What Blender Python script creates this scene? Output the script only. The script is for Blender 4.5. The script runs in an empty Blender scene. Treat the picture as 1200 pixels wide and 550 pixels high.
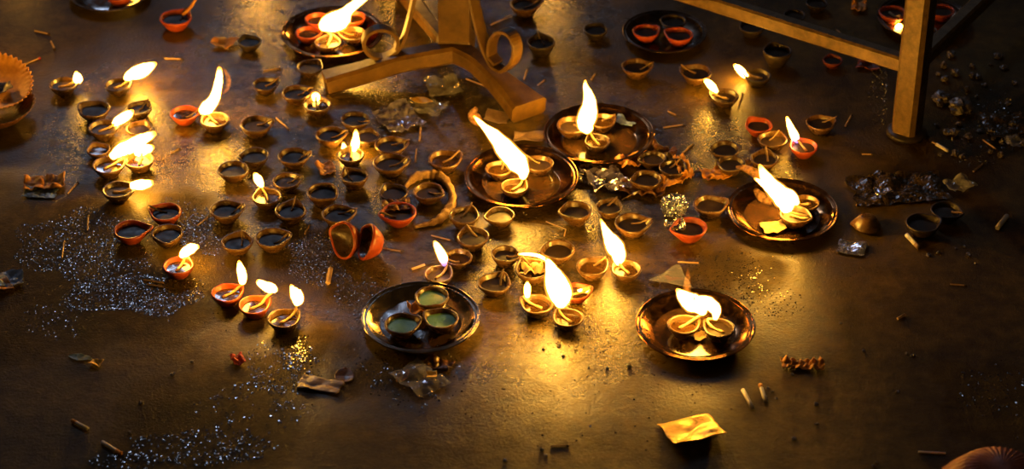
import bpy, bmesh, math, random
from mathutils import Vector, Matrix, noise, Euler

rnd = random.Random(7)
PI = math.pi
C = bpy.context.scene.collection
scene = bpy.context.scene

# ------------------------------------------------------------------ camera
H, FPX, EL = 2.18, 2800.0, math.radians(35.0)
UP = Vector((0, math.sin(EL), math.cos(EL)))
FW = Vector((0, math.cos(EL), -math.sin(EL)))
EYE = Vector((0, 0, H))

def ray(px, py):
    return Vector(((px - 600) / FPX, 0, 0)) + UP * (-(py - 275) / FPX) + FW

def G(px, py, z=0.0):                 # point of the horizontal plane z seen at that place of the photo
    d = ray(px, py)
    return EYE + d * ((z - H) / d.z)

def V(px, py, Y):                     # point of the vertical plane y = Y
    d = ray(px, py)
    return EYE + d * (Y / d.y)

def mpp(p):                           # metres per pixel at p
    return (p - EYE).dot(FW) / FPX

cam_d = bpy.data.cameras.new('camera')
cam = bpy.data.objects.new('camera', cam_d)
C.objects.link(cam)
cam.location = EYE
cam.rotation_euler = (PI / 2 - EL, 0, 0)
cam_d.sensor_width = 36.0
cam_d.lens = 36.0 * FPX / 1200.0
cam_d.clip_start = 0.05
cam_d.dof.use_dof = True
cam_d.dof.focus_distance = 3.74
cam_d.dof.aperture_fstop = 4.0
scene.camera = cam

# ------------------------------------------------------------------ materials
def nodes(name):
    m = bpy.data.materials.new(name)
    m.use_nodes = True
    nt = m.node_tree
    nt.nodes.clear()
    out = nt.nodes.new('ShaderNodeOutputMaterial')
    return m, nt, out

def N(nt, t, **kw):
    n = nt.nodes.new(t)
    for k, v in kw.items():
        setattr(n, k, v)
    return n

def ramp(nt, src, stops):
    r = N(nt, 'ShaderNodeValToRGB')
    el = r.color_ramp.elements
    while len(el) < len(stops):
        el.new(0.5)
    for e, (p, c) in zip(el, stops):
        e.position = p
        e.color = (c, c, c, 1) if not isinstance(c, tuple) else (*c[:3], 1)
    nt.links.new(src, r.inputs[0])
    return r.outputs[0]

def noise_tex(nt, scale, detail=4, rough=0.6, vec=None):
    n = N(nt, 'ShaderNodeTexNoise')
    n.inputs['Scale'].default_value = scale
    n.inputs['Detail'].default_value = detail
    n.inputs['Roughness'].default_value = rough
    if vec is not None:
        nt.links.new(vec, n.inputs['Vector'])
    return n.outputs['Fac']

def mat(name, c1, c2, rough=(0.3, 0.5), metal=0.0, scale=60, bump=0.3, bscale=250, bdist=0.001, spec=0.5, coat=0.0,
        trans=0.0, ior=1.45, alpha=1.0):
    m, nt, out = nodes(name)
    b = N(nt, 'ShaderNodeBsdfPrincipled')
    pos = N(nt, 'ShaderNodeNewGeometry').outputs['Position']
    f = noise_tex(nt, scale, 4, 0.65, pos)
    nt.links.new(ramp(nt, f, [(0.35, c1), (0.68, c2)]), b.inputs['Base Color'])
    f2 = noise_tex(nt, scale * 1.7, 3, 0.6, pos)
    nt.links.new(ramp(nt, f2, [(0.35, rough[0]), (0.65, rough[1])]), b.inputs['Roughness'])
    b.inputs['Metallic'].default_value = metal
    b.inputs['Specular IOR Level'].default_value = spec
    b.inputs['Coat Weight'].default_value = coat
    b.inputs['Coat Roughness'].default_value = 0.12
    b.inputs['Transmission Weight'].default_value = trans
    b.inputs['IOR'].default_value = ior
    b.inputs['Alpha'].default_value = alpha
    if bump:
        bp = N(nt, 'ShaderNodeBump')
        bp.inputs['Strength'].default_value = bump
        bp.inputs['Distance'].default_value = bdist
        nt.links.new(noise_tex(nt, bscale, 3, 0.6, pos), bp.inputs['Height'])
        nt.links.new(bp.outputs[0], b.inputs['Normal'])
    nt.links.new(b.outputs[0], out.inputs[0])
    return m

M = {}
M['red'] = mat('red_clay', (0.22, 0.032, 0.008), (0.40, 0.07, 0.018), (0.28, 0.5), spec=0.5)
M['dullred'] = mat('shaded_red_clay', (0.08, 0.016, 0.006), (0.15, 0.03, 0.01), (0.3, 0.5), spec=0.4)  # darker copy of the red clay, bench-rail shade put into the colour
M['press'] = mat('pressed_leaf', (0.55, 0.22, 0.03), (0.85, 0.42, 0.07), (0.4, 0.6), scale=60, bump=0.5, bscale=180)
M['clay'] = mat('oily_clay', (0.05, 0.025, 0.008), (0.12, 0.06, 0.019), (0.2, 0.4), spec=0.6)
M['dark'] = mat('oil_soaked_clay', (0.025, 0.014, 0.006), (0.07, 0.036, 0.014), (0.2, 0.4), spec=0.6)
M['black'] = mat('sooty_clay', (0.012, 0.009, 0.007), (0.04, 0.026, 0.015), (0.3, 0.5), spec=0.45)
M['oil'] = mat('dark_oil', (0.022, 0.013, 0.006), (0.05, 0.031, 0.014), (0.3, 0.48), bump=0.15, bscale=120, scale=50, spec=0.15)
M['amber'] = mat('amber_oil', (0.02, 0.009, 0.002), (0.05, 0.022, 0.005), (0.06, 0.16), bump=0.15, bscale=140, scale=40)
M['green'] = mat('green_wax', (0.15, 0.38, 0.07), (0.24, 0.52, 0.12), (0.25, 0.4), bump=0.1, scale=40)
M['wick'] = mat('cotton_wick', (0.34, 0.22, 0.09), (0.6, 0.42, 0.2), (0.5, 0.8), bump=0.6, bscale=900)
M['oldwick'] = mat('oil_soaked_wick', (0.10, 0.055, 0.02), (0.26, 0.16, 0.065), (0.35, 0.6), bump=0.6, bscale=900)
M['char'] = mat('charred_wick', (0.02, 0.014, 0.01), (0.10, 0.06, 0.03), (0.6, 0.9), bump=0.6, bscale=900)
M['tray'] = mat('tarnished_tray', (0.16, 0.07, 0.025), (0.34, 0.16, 0.06), (0.12, 0.26), metal=1.0, scale=35, bump=0.2, bscale=80)
M['steel'] = mat('oily_steel', (0.14, 0.11, 0.085), (0.30, 0.25, 0.21), (0.12, 0.24), metal=1.0, scale=35, bump=0.15, bscale=80)
M['blacktray'] = mat('blackened_tray', (0.03, 0.02, 0.014), (0.08, 0.05, 0.03), (0.25, 0.45), metal=0.9, scale=35, bump=0.2, bscale=80)
M['film'] = mat('burnt_oil_film', (0.02, 0.011, 0.005), (0.07, 0.034, 0.011), (0.07, 0.22), scale=45, bump=0.3, bscale=110, coat=0.5)
M['iron'] = mat('gold_painted_iron', (0.06, 0.029, 0.004), (0.13, 0.067, 0.009), (0.4, 0.6), metal=0.0, scale=30, bump=0.35, bscale=140)
M['bench'] = mat('rusty_painted_steel', (0.07, 0.042, 0.012), (0.16, 0.095, 0.028), (0.35, 0.55), metal=0.2, scale=70, bump=0.6, bscale=260)
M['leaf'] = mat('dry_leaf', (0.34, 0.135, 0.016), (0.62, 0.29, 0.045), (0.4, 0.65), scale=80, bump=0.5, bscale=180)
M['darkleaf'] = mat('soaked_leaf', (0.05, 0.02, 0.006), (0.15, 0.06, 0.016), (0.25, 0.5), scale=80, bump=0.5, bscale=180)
M['terra'] = mat('brown_pleated_leaf', (0.20, 0.05, 0.022), (0.34, 0.10, 0.045), (0.45, 0.7), scale=70, bump=0.5)
M['wood'] = mat('match_wood', (0.34, 0.21, 0.10), (0.55, 0.38, 0.21), (0.5, 0.7), bump=0.2)
M['paper'] = mat('white_paper', (0.55, 0.52, 0.48), (0.72, 0.69, 0.66), (0.5, 0.7), bump=0.2)
M['clear'] = mat('clear_plastic', (0.30, 0.30, 0.36), (0.50, 0.50, 0.58), (0.05, 0.14), alpha=0.5, bump=0.3, bscale=120, spec=1.0, metal=0.35)
M['violet'] = mat('violet_plastic', (0.22, 0.20, 0.32), (0.45, 0.42, 0.58), (0.08, 0.2), bump=0.3, bscale=120, spec=1.0, metal=0.45, alpha=0.85)
M['foil'] = mat('silver_foil', (0.34, 0.36, 0.48), (0.62, 0.64, 0.80), (0.12, 0.3), metal=0.9, bump=0.4, bscale=160)
M['gold'] = mat('yellow_packet', (0.50, 0.27, 0.03), (0.85, 0.52, 0.07), (0.25, 0.4), bump=0.5, bscale=140, metal=0.3)
M['pink'] = mat('pinkish_wrapper', (0.16, 0.10, 0.065), (0.30, 0.20, 0.14), (0.3, 0.5), bump=0.4)
M['blue'] = mat('blue_wrapper', (0.10, 0.16, 0.26), (0.30, 0.36, 0.45), (0.15, 0.3), bump=0.4, spec=0.7)
M['cloth'] = mat('soiled_cotton', (0.16, 0.09, 0.04), (0.36, 0.23, 0.11), (0.6, 0.9), scale=90, bump=0.9, bscale=420, bdist=0.0015)
M['bag'] = mat('wet_dark_plastic', (0.015, 0.010, 0.005), (0.05, 0.032, 0.014), (0.1, 0.3), bump=0.7, bscale=150, spec=0.7)
M['petal'] = mat('red_petal', (0.55, 0.04, 0.03), (0.75, 0.12, 0.08), (0.35, 0.5), bump=0.4)
M['greenleaf'] = mat('green_leaf', (0.10, 0.14, 0.03), (0.24, 0.24, 0.06), (0.3, 0.5), bump=0.4)
M['stone'] = mat('wet_stone', (0.035, 0.03, 0.026), (0.12, 0.10, 0.09), (0.15, 0.4), scale=90, bump=0.6, bscale=260, spec=0.7)
M['grit'] = mat('wet_grit', (0.02, 0.014, 0.01), (0.06, 0.045, 0.033), (0.11, 0.18), bump=0, spec=1.0)
M['charcoal'] = mat('burnt_matter', (0.010, 0.008, 0.006), (0.05, 0.03, 0.016), (0.4, 0.7), bump=0.8, bscale=200)

FLAME = 128.0
def flame_material(name, blue):
    m, nt, out = nodes(name)
    at = N(nt, 'ShaderNodeAttribute', attribute_name='rise')
    e = N(nt, 'ShaderNodeEmission')
    if blue:
        col = [(0.0, (0.16, 0.12, 0.7)), (0.2, (0.35, 0.2, 0.6)), (0.33, (1.0, 0.46, 0.04)), (0.8, (1.0, 0.43, 0.028)), (1.0, (1.0, 0.3, 0.03))]
        st = [(0.0, 0.015), (0.2, 0.025), (0.36, 1.0), (0.8, 0.7), (1.0, 0.06)]
    else:
        col = [(0.0, (1.0, 0.45, 0.05)), (0.15, (1.0, 0.475, 0.055)), (0.6, (1.0, 0.465, 0.048)), (0.85, (1.0, 0.43, 0.04)), (1.0, (1.0, 0.27, 0.02))]
        st = [(0.0, 0.10), (0.10, 0.6), (0.3, 1.0), (0.75, 0.7), (0.93, 0.2), (1.0, 0.035)]
    nt.links.new(ramp(nt, at.outputs['Fac'], col), e.inputs['Color'])
    mu = N(nt, 'ShaderNodeMath', operation='MULTIPLY')
    mu.inputs[1].default_value = FLAME
    nt.links.new(ramp(nt, at.outputs['Fac'], st), mu.inputs[0])
    nt.links.new(mu.outputs[0], e.inputs['Strength'])
    nt.links.new(e.outputs[0], out.inputs[0])
    return m
M['flame'] = flame_material('flame', False)
M['blueflame'] = flame_material('blue_based_flame', True)

def glow_material(name, col, strength):         # thin burning gas: a real emitting volume
    m, nt, out = nodes(name)
    e = N(nt, 'ShaderNodeEmission')
    e.inputs['Color'].default_value = (*col, 1)
    e.inputs['Strength'].default_value = strength
    nt.links.new(e.outputs[0], out.inputs['Volume'])
    return m
M['mantle'] = glow_material('outer_flame_gas', (1.0, 0.40, 0.05), 75.0)
M['ember'] = glow_material('orange_flame_gas', (1.0, 0.26, 0.018), 110.0)
def wisp(m):                                    # the gas burns in wisps
    nt = m.node_tree
    e = next(n for n in nt.nodes if n.type == 'EMISSION')
    pos = N(nt, 'ShaderNodeNewGeometry').outputs['Position']
    mu = N(nt, 'ShaderNodeMath', operation='MULTIPLY')
    mu.inputs[1].default_value = e.inputs['Strength'].default_value
    nt.links.new(ramp(nt, noise_tex(nt, 170, 3, 0.6, pos), [(0.38, 0.05), (0.66, 1.0)]), mu.inputs[0])
    nt.links.new(mu.outputs[0], e.inputs['Strength'])
wisp(M['ember'])

# floor ------------------------------------------------------------
GRAIN = [(90, 285, 120), (165, 335, 110), (60, 370, 90), (215, 265, 70), (370, 300, 80), (430, 330, 65), (230, 520, 120), (160, 540, 60), (330, 430, 70),
         (480, 430, 70), (1150, 145, 90), (860, 320, 65), (1170, 470, 70)]
def floor_material():
    m, nt, out = nodes('wet_stone_floor')
    L = nt.links
    b = N(nt, 'ShaderNodeBsdfPrincipled')
    pos = N(nt, 'ShaderNodeNewGeometry').outputs['Position']
    # grainy patches
    acc = None
    warp = N(nt, 'ShaderNodeTexNoise'); warp.inputs['Scale'].default_value = 9; warp.inputs['Detail'].default_value = 5
    L.new(pos, warp.inputs['Vector'])
    wv = N(nt, 'ShaderNodeVectorMath', operation='MULTIPLY_ADD')
    L.new(warp.outputs['Color'], wv.inputs[0]); wv.inputs[1].default_value = (0.22, 0.22, 0.0); 
    sb = N(nt, 'ShaderNodeVectorMath', operation='SUBTRACT'); L.new(pos, sb.inputs[0]); sb.inputs[1].default_value = (0.11, 0.11, 0)
    L.new(sb.outputs[0], wv.inputs[2])
    for (x, y, r) in GRAIN:
        p = G(x, y)
        d = N(nt, 'ShaderNodeVectorMath', operation='DISTANCE')
        L.new(wv.outputs[0], d.inputs[0]); d.inputs[1].default_value = p
        mr = N(nt, 'ShaderNodeMapRange')
        mr.inputs['From Min'].default_value = r * mpp(p) * 1.15
        mr.inputs['From Max'].default_value = r * mpp(p) * 0.45
        L.new(d.outputs['Value'], mr.inputs['Value'])
        if acc is None:
            acc = mr.outputs[0]
        else:
            mx = N(nt, 'ShaderNodeMath', operation='MAXIMUM')
            L.new(acc, mx.inputs[0]); L.new(mr.outputs[0], mx.inputs[1]); acc = mx.outputs[0]
    n1 = noise_tex(nt, 5.5, 6, 0.6, pos)
    n2 = noise_tex(nt, 38, 5, 0.65, pos)
    n3 = noise_tex(nt, 190, 4, 0.7, pos)
    ad = N(nt, 'ShaderNodeMath', operation='MULTIPLY_ADD'); L.new(n2, ad.inputs[0]); ad.inputs[1].default_value = 0.45
    ml = N(nt, 'ShaderNodeMath', operation='MULTIPLY'); L.new(n1, ml.inputs[0]); ml.inputs[1].default_value = 0.65; L.new(ml.outputs[0], ad.inputs[2])
    col = ramp(nt, ad.outputs[0], [(0.38, (0.018, 0.0108, 0.002)), (0.5, (0.046, 0.028, 0.0045)), (0.6, (0.075, 0.046, 0.0075)), (0.72, (0.13, 0.08, 0.014))])
    L.new(col, b.inputs['Base Color'])
    wet = ramp(nt, n2, [(0.36, 0.06), (0.52, 0.12), (0.66, 0.27)])
    dryv = None
    for (x, y, r0, r1) in ((600, 240, 0.34, 0.62), (220, 140, 0.17, 0.36), (480, 40, 0.25, 0.5)):
        dd = N(nt, 'ShaderNodeVectorMath', operation='DISTANCE')
        L.new(wv.outputs[0], dd.inputs[0]); dd.inputs[1].default_value = G(x, y)
        dry = N(nt, 'ShaderNodeMapRange'); L.new(dd.outputs['Value'], dry.inputs['Value'])
        dry.inputs['From Min'].default_value = r0; dry.inputs['From Max'].default_value = r1
        if dryv is None:
            dryv = dry.outputs[0]
        else:
            mn = N(nt, 'ShaderNodeMath', operation='MINIMUM')
            L.new(dryv, mn.inputs[0]); L.new(dry.outputs[0], mn.inputs[1]); dryv = mn.outputs[0]
    m1 = N(nt, 'ShaderNodeMix'); L.new(dryv, m1.inputs[0]); L.new(wet, m1.inputs[2]); m1.inputs[3].default_value = 0.48
    m2 = N(nt, 'ShaderNodeMix'); L.new(acc, m2.inputs[0]); L.new(m1.outputs[0], m2.inputs[2]); m2.inputs[3].default_value = 0.6
    L.new(m2.outputs[0], b.inputs['Roughness'])
    sm = N(nt, 'ShaderNodeMapRange'); L.new(m2.outputs[0], sm.inputs['Value'])
    sm.inputs['From Min'].default_value = 0.2; sm.inputs['From Max'].default_value = 0.5
    sm.inputs['To Min'].default_value = 0.6; sm.inputs['To Max'].default_value = 0.09
    L.new(sm.outputs[0], b.inputs['Specular IOR Level'])
    b.inputs['Coat Weight'].default_value = 0.0
    # heights: gentle swell + pitted stone + grain
    vo = N(nt, 'ShaderNodeTexVoronoi'); vo.inputs['Scale'].default_value = 330; L.new(pos, vo.inputs['Vector'])
    gm = N(nt, 'ShaderNodeMath', operation='MULTIPLY'); L.new(vo.outputs['Distance'], gm.inputs[0]); L.new(acc, gm.inputs[1])
    b0 = N(nt, 'ShaderNodeBump'); b0.inputs['Strength'].default_value = 0.45; b0.inputs['Distance'].default_value = 0.003
    L.new(n2, b0.inputs['Height'])
    b1 = N(nt, 'ShaderNodeBump'); b1.inputs['Strength'].default_value = 0.95; b1.inputs['Distance'].default_value = 0.0014
    L.new(n3, b1.inputs['Height']); L.new(b0.outputs[0], b1.inputs['Normal'])
    b2 = N(nt, 'ShaderNodeBump'); b2.inputs['Strength'].default_value = 0.5; b2.inputs['Distance'].default_value = 0.0014; b2.invert = True
    L.new(gm.outputs[0], b2.inputs['Height']); L.new(b1.outputs[0], b2.inputs['Normal'])
    L.new(b2.outputs[0], b.inputs['Normal'])
    cb = N(nt, 'ShaderNodeBump'); cb.inputs['Strength'].default_value = 0.5; cb.inputs['Distance'].default_value = 0.004
    L.new(n2, cb.inputs['Height']); L.new(cb.outputs[0], b.inputs['Coat Normal'])
    L.new(b.outputs[0], out.inputs[0])
    return m
M['floor'] = floor_material()

# ------------------------------------------------------------------ object helpers
def me_obj(name, verts, faces, m, parent=None, smooth=True, origin=None):
    """One mesh object; verts in world space; ORIGIN: the point its own origin sits at (the parent's place when it has one)."""
    o0 = parent_place(parent) if parent is not None else (origin or Vector((0, 0, 0)))
    me = bpy.data.meshes.new(name)
    me.from_pydata([tuple(Vector(v) - o0) for v in verts], [], faces)
    bm = bmesh.new(); bm.from_mesh(me)
    bmesh.ops.recalc_face_normals(bm, faces=bm.faces)
    bm.to_mesh(me); bm.free()
    me.materials.append(m)
    if smooth:
        me.polygons.foreach_set('use_smooth', [True] * len(me.polygons))
    o = bpy.data.objects.new(name, me)
    C.objects.link(o)
    if parent is not None:
        o.parent = parent
    else:
        o.location = o0
    return o

def parent_place(p):
    v = Vector((0, 0, 0))
    while p is not None:
        v = v + p.location
        p = p.parent
    return v

def tag(o, label, cat, group=None, kind=None):
    if label: o['label'] = label
    if cat: o['category'] = cat
    if group: o['group'] = group
    if kind: o['kind'] = kind
    return o

def thing(name, loc, label, cat, group=None):
    o = bpy.data.objects.new(name, None)
    o.empty_display_size = 0.02
    C.objects.link(o)
    o.location = loc
    return tag(o, label, cat, group)

def lathe(profile, nseg, fn=None, closed_ends=True):
    """Verts / faces of a turned profile [(r, z)], FN(r, z, angle, index) -> (r, z)."""
    vs, fs, rings = [], [], []
    for i, (r, z) in enumerate(profile):
        if r < 1e-9:
            z2 = fn(0, z, 0, i)[1] if fn else z
            rings.append([len(vs)]); vs.append(Vector((0, 0, z2))); continue
        ring = []
        for k in range(nseg):
            a = 2 * PI * k / nseg
            r2, z2 = fn(r, z, a, i) if fn else (r, z)
            ring.append(len(vs)); vs.append(Vector((r2 * math.cos(a), r2 * math.sin(a), z2)))
        rings.append(ring)
    for a, b in zip(rings, rings[1:]):
        if len(a) == 1 and len(b) == 1: continue
        if len(a) == 1:
            for k in range(nseg): fs.append((a[0], b[k], b[(k + 1) % nseg]))
        elif len(b) == 1:
            for k in range(nseg): fs.append((a[k], a[(k + 1) % nseg], b[0]))
        else:
            for k in range(nseg): fs.append((a[k], a[(k + 1) % nseg], b[(k + 1) % nseg], b[k]))
    return vs, fs

def catmull(pts, n):
    """Resample a list of tuples (any length) along a Catmull-Rom curve."""
    out = []
    P = [pts[0]] + list(pts) + [pts[-1]]
    seg = len(pts) - 1
    for k in range(n):
        u = k / (n - 1) * seg
        i = min(int(u), seg - 1); t = u - i
        p0, p1, p2, p3 = P[i], P[i + 1], P[i + 2], P[i + 3]
        out.append(tuple(0.5 * (2 * b + (c - a) * t + (2 * a - 5 * b + 4 * c - d) * t * t + (3 * b - a - 3 * c + d) * t ** 3)
                         for a, b, c, d in zip(p0, p1, p2, p3)))
    return out

def tube(path, radii, nseg=8, flat=1.0, cap=True):
    """Verts, faces, t-values of a round swept tube along 3-D points."""
    vs, fs, ts, rings = [], [], [], []
    n = len(path)
    side = None
    for i, p in enumerate(path):
        p = Vector(p)
        d = (Vector(path[min(i + 1, n - 1)]) - Vector(path[max(i - 1, 0)]))
        d = d.normalized() if d.length > 1e-9 else Vector((0, 0, 1))
        if side is None:
            side = d.cross(Vector((0, 1, 0.01)))
            if side.length < 0.2: side = d.cross(Vector((1, 0, 0)))
        side = (side - d * side.dot(d)).normalized()
        up = d.cross(side)
        r = radii[i]
        ring = []
        for k in range(nseg):
            a = 2 * PI * k / nseg
            ring.append(len(vs)); ts.append(i / (n - 1))
            vs.append(p + side * (r * math.cos(a)) + up * (r * flat * math.sin(a)))
        rings.append(ring)
    for a, b in zip(rings, rings[1:]):
        for k in range(nseg): fs.append((a[k], a[(k + 1) % nseg], b[(k + 1) % nseg], b[k]))
    if cap:
        for ring, i, t in ((rings[0], 0, 0.0), (rings[-1], n - 1, 1.0)):
            c = len(vs); vs.append(Vector(path[i])); ts.append(t)
            for k in range(nseg): fs.append((c, ring[k], ring[(k + 1) % nseg]))
    return vs, fs, ts

def strap(path, side, width, thick, widths=None):
    """A flat bar bent along a path; SIDE: the direction its width runs in (one vector, or one a point)."""
    vs, fs, rings = [], [], []
    n = len(path)
    for i, p in enumerate(path):
        p = Vector(p)
        d = (Vector(path[min(i + 1, n - 1)]) - Vector(path[max(i - 1, 0)])).normalized()
        s = side[i] if isinstance(side, list) else side
        s = (s - d * s.dot(d)).normalized()
        u = d.cross(s)
        w = widths[i] if widths else width
        q = []
        bev = min(thick, w) * 0.16
        for a, b in ((w/2-bev, thick/2), (w/2, thick/2-bev), (w/2, -thick/2+bev), (w/2-bev, -thick/2), (-w/2+bev, -thick/2), (-w/2, -thick/2+bev), (-w/2, thick/2-bev), (-w/2+bev, thick/2)):
            q.append(len(vs)); vs.append(p + s * a + u * b)
        rings.append(q)
    for a, b in zip(rings, rings[1:]):
        for k in range(8): fs.append((a[k], a[(k + 1) % 8], b[(k + 1) % 8], b[k]))
    fs.append(tuple(rings[0])); fs.append(tuple(rings[-1]))
    return vs, fs

def rise_attr(o, ts):
    at = o.data.attributes.new('rise', 'FLOAT', 'POINT')
    at.data.foreach_set('value', ts)

def make_flame(parent, spine, Y, blue=False, name='flame'):
    n = 16
    pts = catmull([(x, y, w) for x, y, w in spine], n)
    path, rad = [], []
    for i, (x, y, w) in enumerate(pts):
        p = V(x, y, Y)
        k = 1 + 0.16 * noise.noise(Vector((x * 0.13, y * 0.13, w)))
        path.append(p); rad.append(max(0.3, w) * mpp(p) * k)
    vs, fs, ts = tube(path, [r * 0.80 for r in rad], 12)
    f = me_obj(name, vs, fs, M['blueflame' if blue else 'flame'], parent)
    rise_attr(f, ts)
    vs, fs, ts = tube(path, [r * 0.95 + 0.8 * mpp(path[0]) for r in rad], 12)
    me_obj('outer_flame', vs, fs, M['mantle'], f)
    return f

def make_ember(parent, spine, Y):
    pts = catmull(spine, 12)
    path = [V(x, y, Y) for x, y, w in pts]
    vs, fs, ts = tube(path, [max(0.4, w) * mpp(path[0]) for x, y, w in pts], 12)
    me_obj('flame_tongue', vs, fs, M['ember'], parent)

def make_wick(parent, pts, r, m, n=12):
    path = catmull([tuple(p) for p in pts], n)
    rad = [r * (1.0 + 0.18 * math.sin(i * 2.3)) * (1.0 - 0.35 * (i / (n - 1)) ** 3) for i in range(n)]
    vs, fs, ts = tube(path, rad, 7)
    return me_obj('wick', vs, fs, M[m], parent)

# ------------------------------------------------------------------ oil lamps
BOWL = [(0, 0), (0.46, 0), (0.53, 0.03), (0.66, 0.18), (0.83, 0.42), (0.955, 0.64), (0.995, 0.74), (0.985, 0.80), (0.94, 0.83), (0.885, 0.815), (0.85, 0.765),
        (0.79, 0.62), (0.64, 0.38), (0.36, 0.24), (0, 0.20)]
GL = 'clay oil lamps on the wet floor'

def lamp(x, y, w, m, spout, wick, label, flames=(), embers=(), base=0.0, fill='oil', level=0.56, rot=None, tall=1.0, group=GL, blue=False, wicks=None, spoutamp=0.2):
    zr = base + 0.019 * tall
    c = G(x, y, zr)
    R = 0.5 * w * mpp(c)
    zr = base + 0.8 * R * tall
    c = G(x, y, zr)
    loc = Vector((c.x, c.y, base))
    t = thing('oil_lamp', loc, label, 'oil lamp', group)
    sp = math.radians(spout)
    sd = rnd.random() * 100
    def fn(r, z, a, i):
        d = math.atan2(math.sin(a - sp), math.cos(a - sp))
        h = min(1.0, max(0.0, z / 0.8))
        k = 1 + spoutamp * math.exp(-(d / 0.36) ** 2) * h ** 1.5 - 0.035 * math.exp(-((abs(d) - 0.85) / 0.3) ** 2) * h
        k += 0.035 * (noise.noise(Vector((math.cos(a) * 1.1 + sd, math.sin(a) * 1.1, z * 1.5))))
        zz = z * (1 + 0.06 * math.exp(-(d / 0.3) ** 2)) + 0.03 * h * noise.noise(Vector((math.cos(a) * 1.5, math.sin(a) * 1.5 + sd, 3.0)))
        return r * k * R, zz * R * tall
    vs, fs = lathe(BOWL, 44, fn)
    q = Matrix.Identity(3)
    if rot:
        q = Euler([math.radians(v) for v in rot]).to_matrix()
        piv = Vector((0, 0, 0.4 * R))
        vs = [q @ (v - piv) + piv for v in vs]
        lo = min(v.z for v in vs)
        vs = [v - Vector((0, 0, lo - 0.0004)) for v in vs]
    bo = me_obj('bowl', [v + loc for v in vs], fs, M[m], t)
    if rot:
        bo.data.materials.append(M['dark'])
        for p in bo.data.polygons:
            if p.index >= 44 * 10: p.material_index = 1
    if not rot and fill:
        r0 = 0.60 + (level - 0.32) * 0.66
        ring = 36
        pv = [loc + Vector((0, 0, level * R * tall))]
        pf = []
        for k in range(ring):
            a = 2 * PI * k / ring
            rr, _ = fn(min(r0, 0.80), level, a, 0)
            pv.append(loc + Vector((rr * math.cos(a) * 1.0, rr * math.sin(a), level * R * tall + 0.0004 * math.sin(3 * a + sd))))
            pf.append((0, 1 + k, 1 + (k + 1) % ring))
        me_obj('oil', pv, pf, M[fill], t)
    dv = Vector((math.cos(sp), math.sin(sp), 0))
    Yf = (loc + dv * R * 1.02).y
    if wick and not rot:
        a0 = loc - dv * (0.35 * R) + Vector((0, 0, (level + 0.03) * R * tall))
        a1 = loc + dv * (0.45 * R) + Vector((0, 0, (level + 0.08) * R * tall))
        a2 = loc + dv * (0.93 * R) + Vector((0, 0, 0.92 * R * tall))
        bend = Vector((-dv.y, dv.x, 0)) * R * rnd.uniform(-0.22, 0.22)
        if wick == 'lit' and flames:
            end = V(flames[0][0][0], flames[0][0][1], Yf)
            end2 = V(flames[0][1][0], flames[0][1][1], Yf)
            make_wick(t, [a0, a1 + bend * 0.5, a2, end, end + (end2 - end) * 0.4], 0.0021, 'wick')
        else:
            a3 = loc + dv * (rnd.uniform(1.06, 1.2) * R) + Vector((0, 0, (0.92 + rnd.uniform(-0.05, 0.14)) * R * tall))
            a0 = loc + dv * (rnd.uniform(-0.15, 0.3) * R) + Vector((0, 0, (level + 0.02) * R * tall))
            make_wick(t, [a0 + bend * 1.6, a1 + bend, a2, a3], 0.0014 + 0.0005 * rnd.random(), 'char' if wick == 'char' else 'oldwick')
    for f in flames:
        make_flame(t, f, Yf, blue)
    for e in embers:
        make_ember(t, e, Yf - 0.002)
    return t

L = lamp
# --- upper-left cluster
L(206, 20, 38, 'red', 60, 'char', 'bright orange clay lamp with a burnt twig leaning out of its rim')
L(74, 98, 34, 'dark', 20, 'lit', 'small lit lamp standing by itself beside the scalloped leaf bowl', [[(91, 96, 5), (91, 92, 6), (90, 88, 4), (89, 84, 1)]])
L(138, 99, 32, 'dark', 40, 'lit', 'dark lit lamp whose long pale flame blows sideways over an empty glossy patch', [[(147, 93, 3), (153, 88, 7), (164, 84, 9.5), (174, 79, 7), (183, 74, 1.5)]])
L(110, 127, 38, 'dark', 150, None, 'unlit brown lamp just below the two small lit lamps beside the leaf bowl')
L(163, 126, 31, 'dark', 60, 'char', 'small unlit lamp with high dark wall beside a short flame')
L(121, 149, 36, 'dark', 30, 'lit', 'lit sooty lamp above the broad double flame', [[(133, 146, 3), (139, 141.5, 6), (148, 136, 6.5), (156, 130, 2)]])
L(163, 150, 31, 'clay', 70, None, 'shallow unlit lamp just above the broad white double flame')
L(115, 175, 28, 'clay', 120, None, 'tiny amber lamp tucked behind the lit pair with the broad flame', fill='amber')
L(127, 193, 38, 'clay', 35, 'lit', 'lit lamp feeding the longer tongue of the broad white double flame', [[(131, 184, 5), (140, 177, 8), (153, 171, 9), (168, 163, 7.5), (182, 156, 3)]], fill='amber')
L(163, 187, 36, 'clay', 90, 'lit', 'round lit lamp under the shorter tongue of the broad double flame', [[(153, 183, 4), (162, 178, 7), (172, 175, 7), (180, 172, 2)]], fill='amber')
L(138, 222, 37, 'dark', 10, 'lit', 'lit brown lamp with a low flat flame blown off its lip', [[(153, 218, 4), (161, 217, 6.5), (170, 216, 6), (179, 214, 3)]])
L(194, 248, 38, 'red', 160, 'char', 'reddish lamp with a notched lip below the low flat flame')
L(216, 132, 34, 'red', 10, 'wick', 'glowing orange lamp pressed against the lamp with the tall curling flame', fill='amber')
L(251.5, 140, 35, 'clay', 130, 'lit', 'lit lamp with the tall flame curling upward to an orange tip',
  [[(235, 131, 5), (243, 126, 9), (251, 116, 7), (255, 102, 5.5), (257, 88, 4.5), (257, 79, 2)]], [[(258, 80, 1.5), (265, 85, 2.5), (268, 95, 3), (266, 104, 2.5), (261, 110, 1)]], fill='amber')
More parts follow.
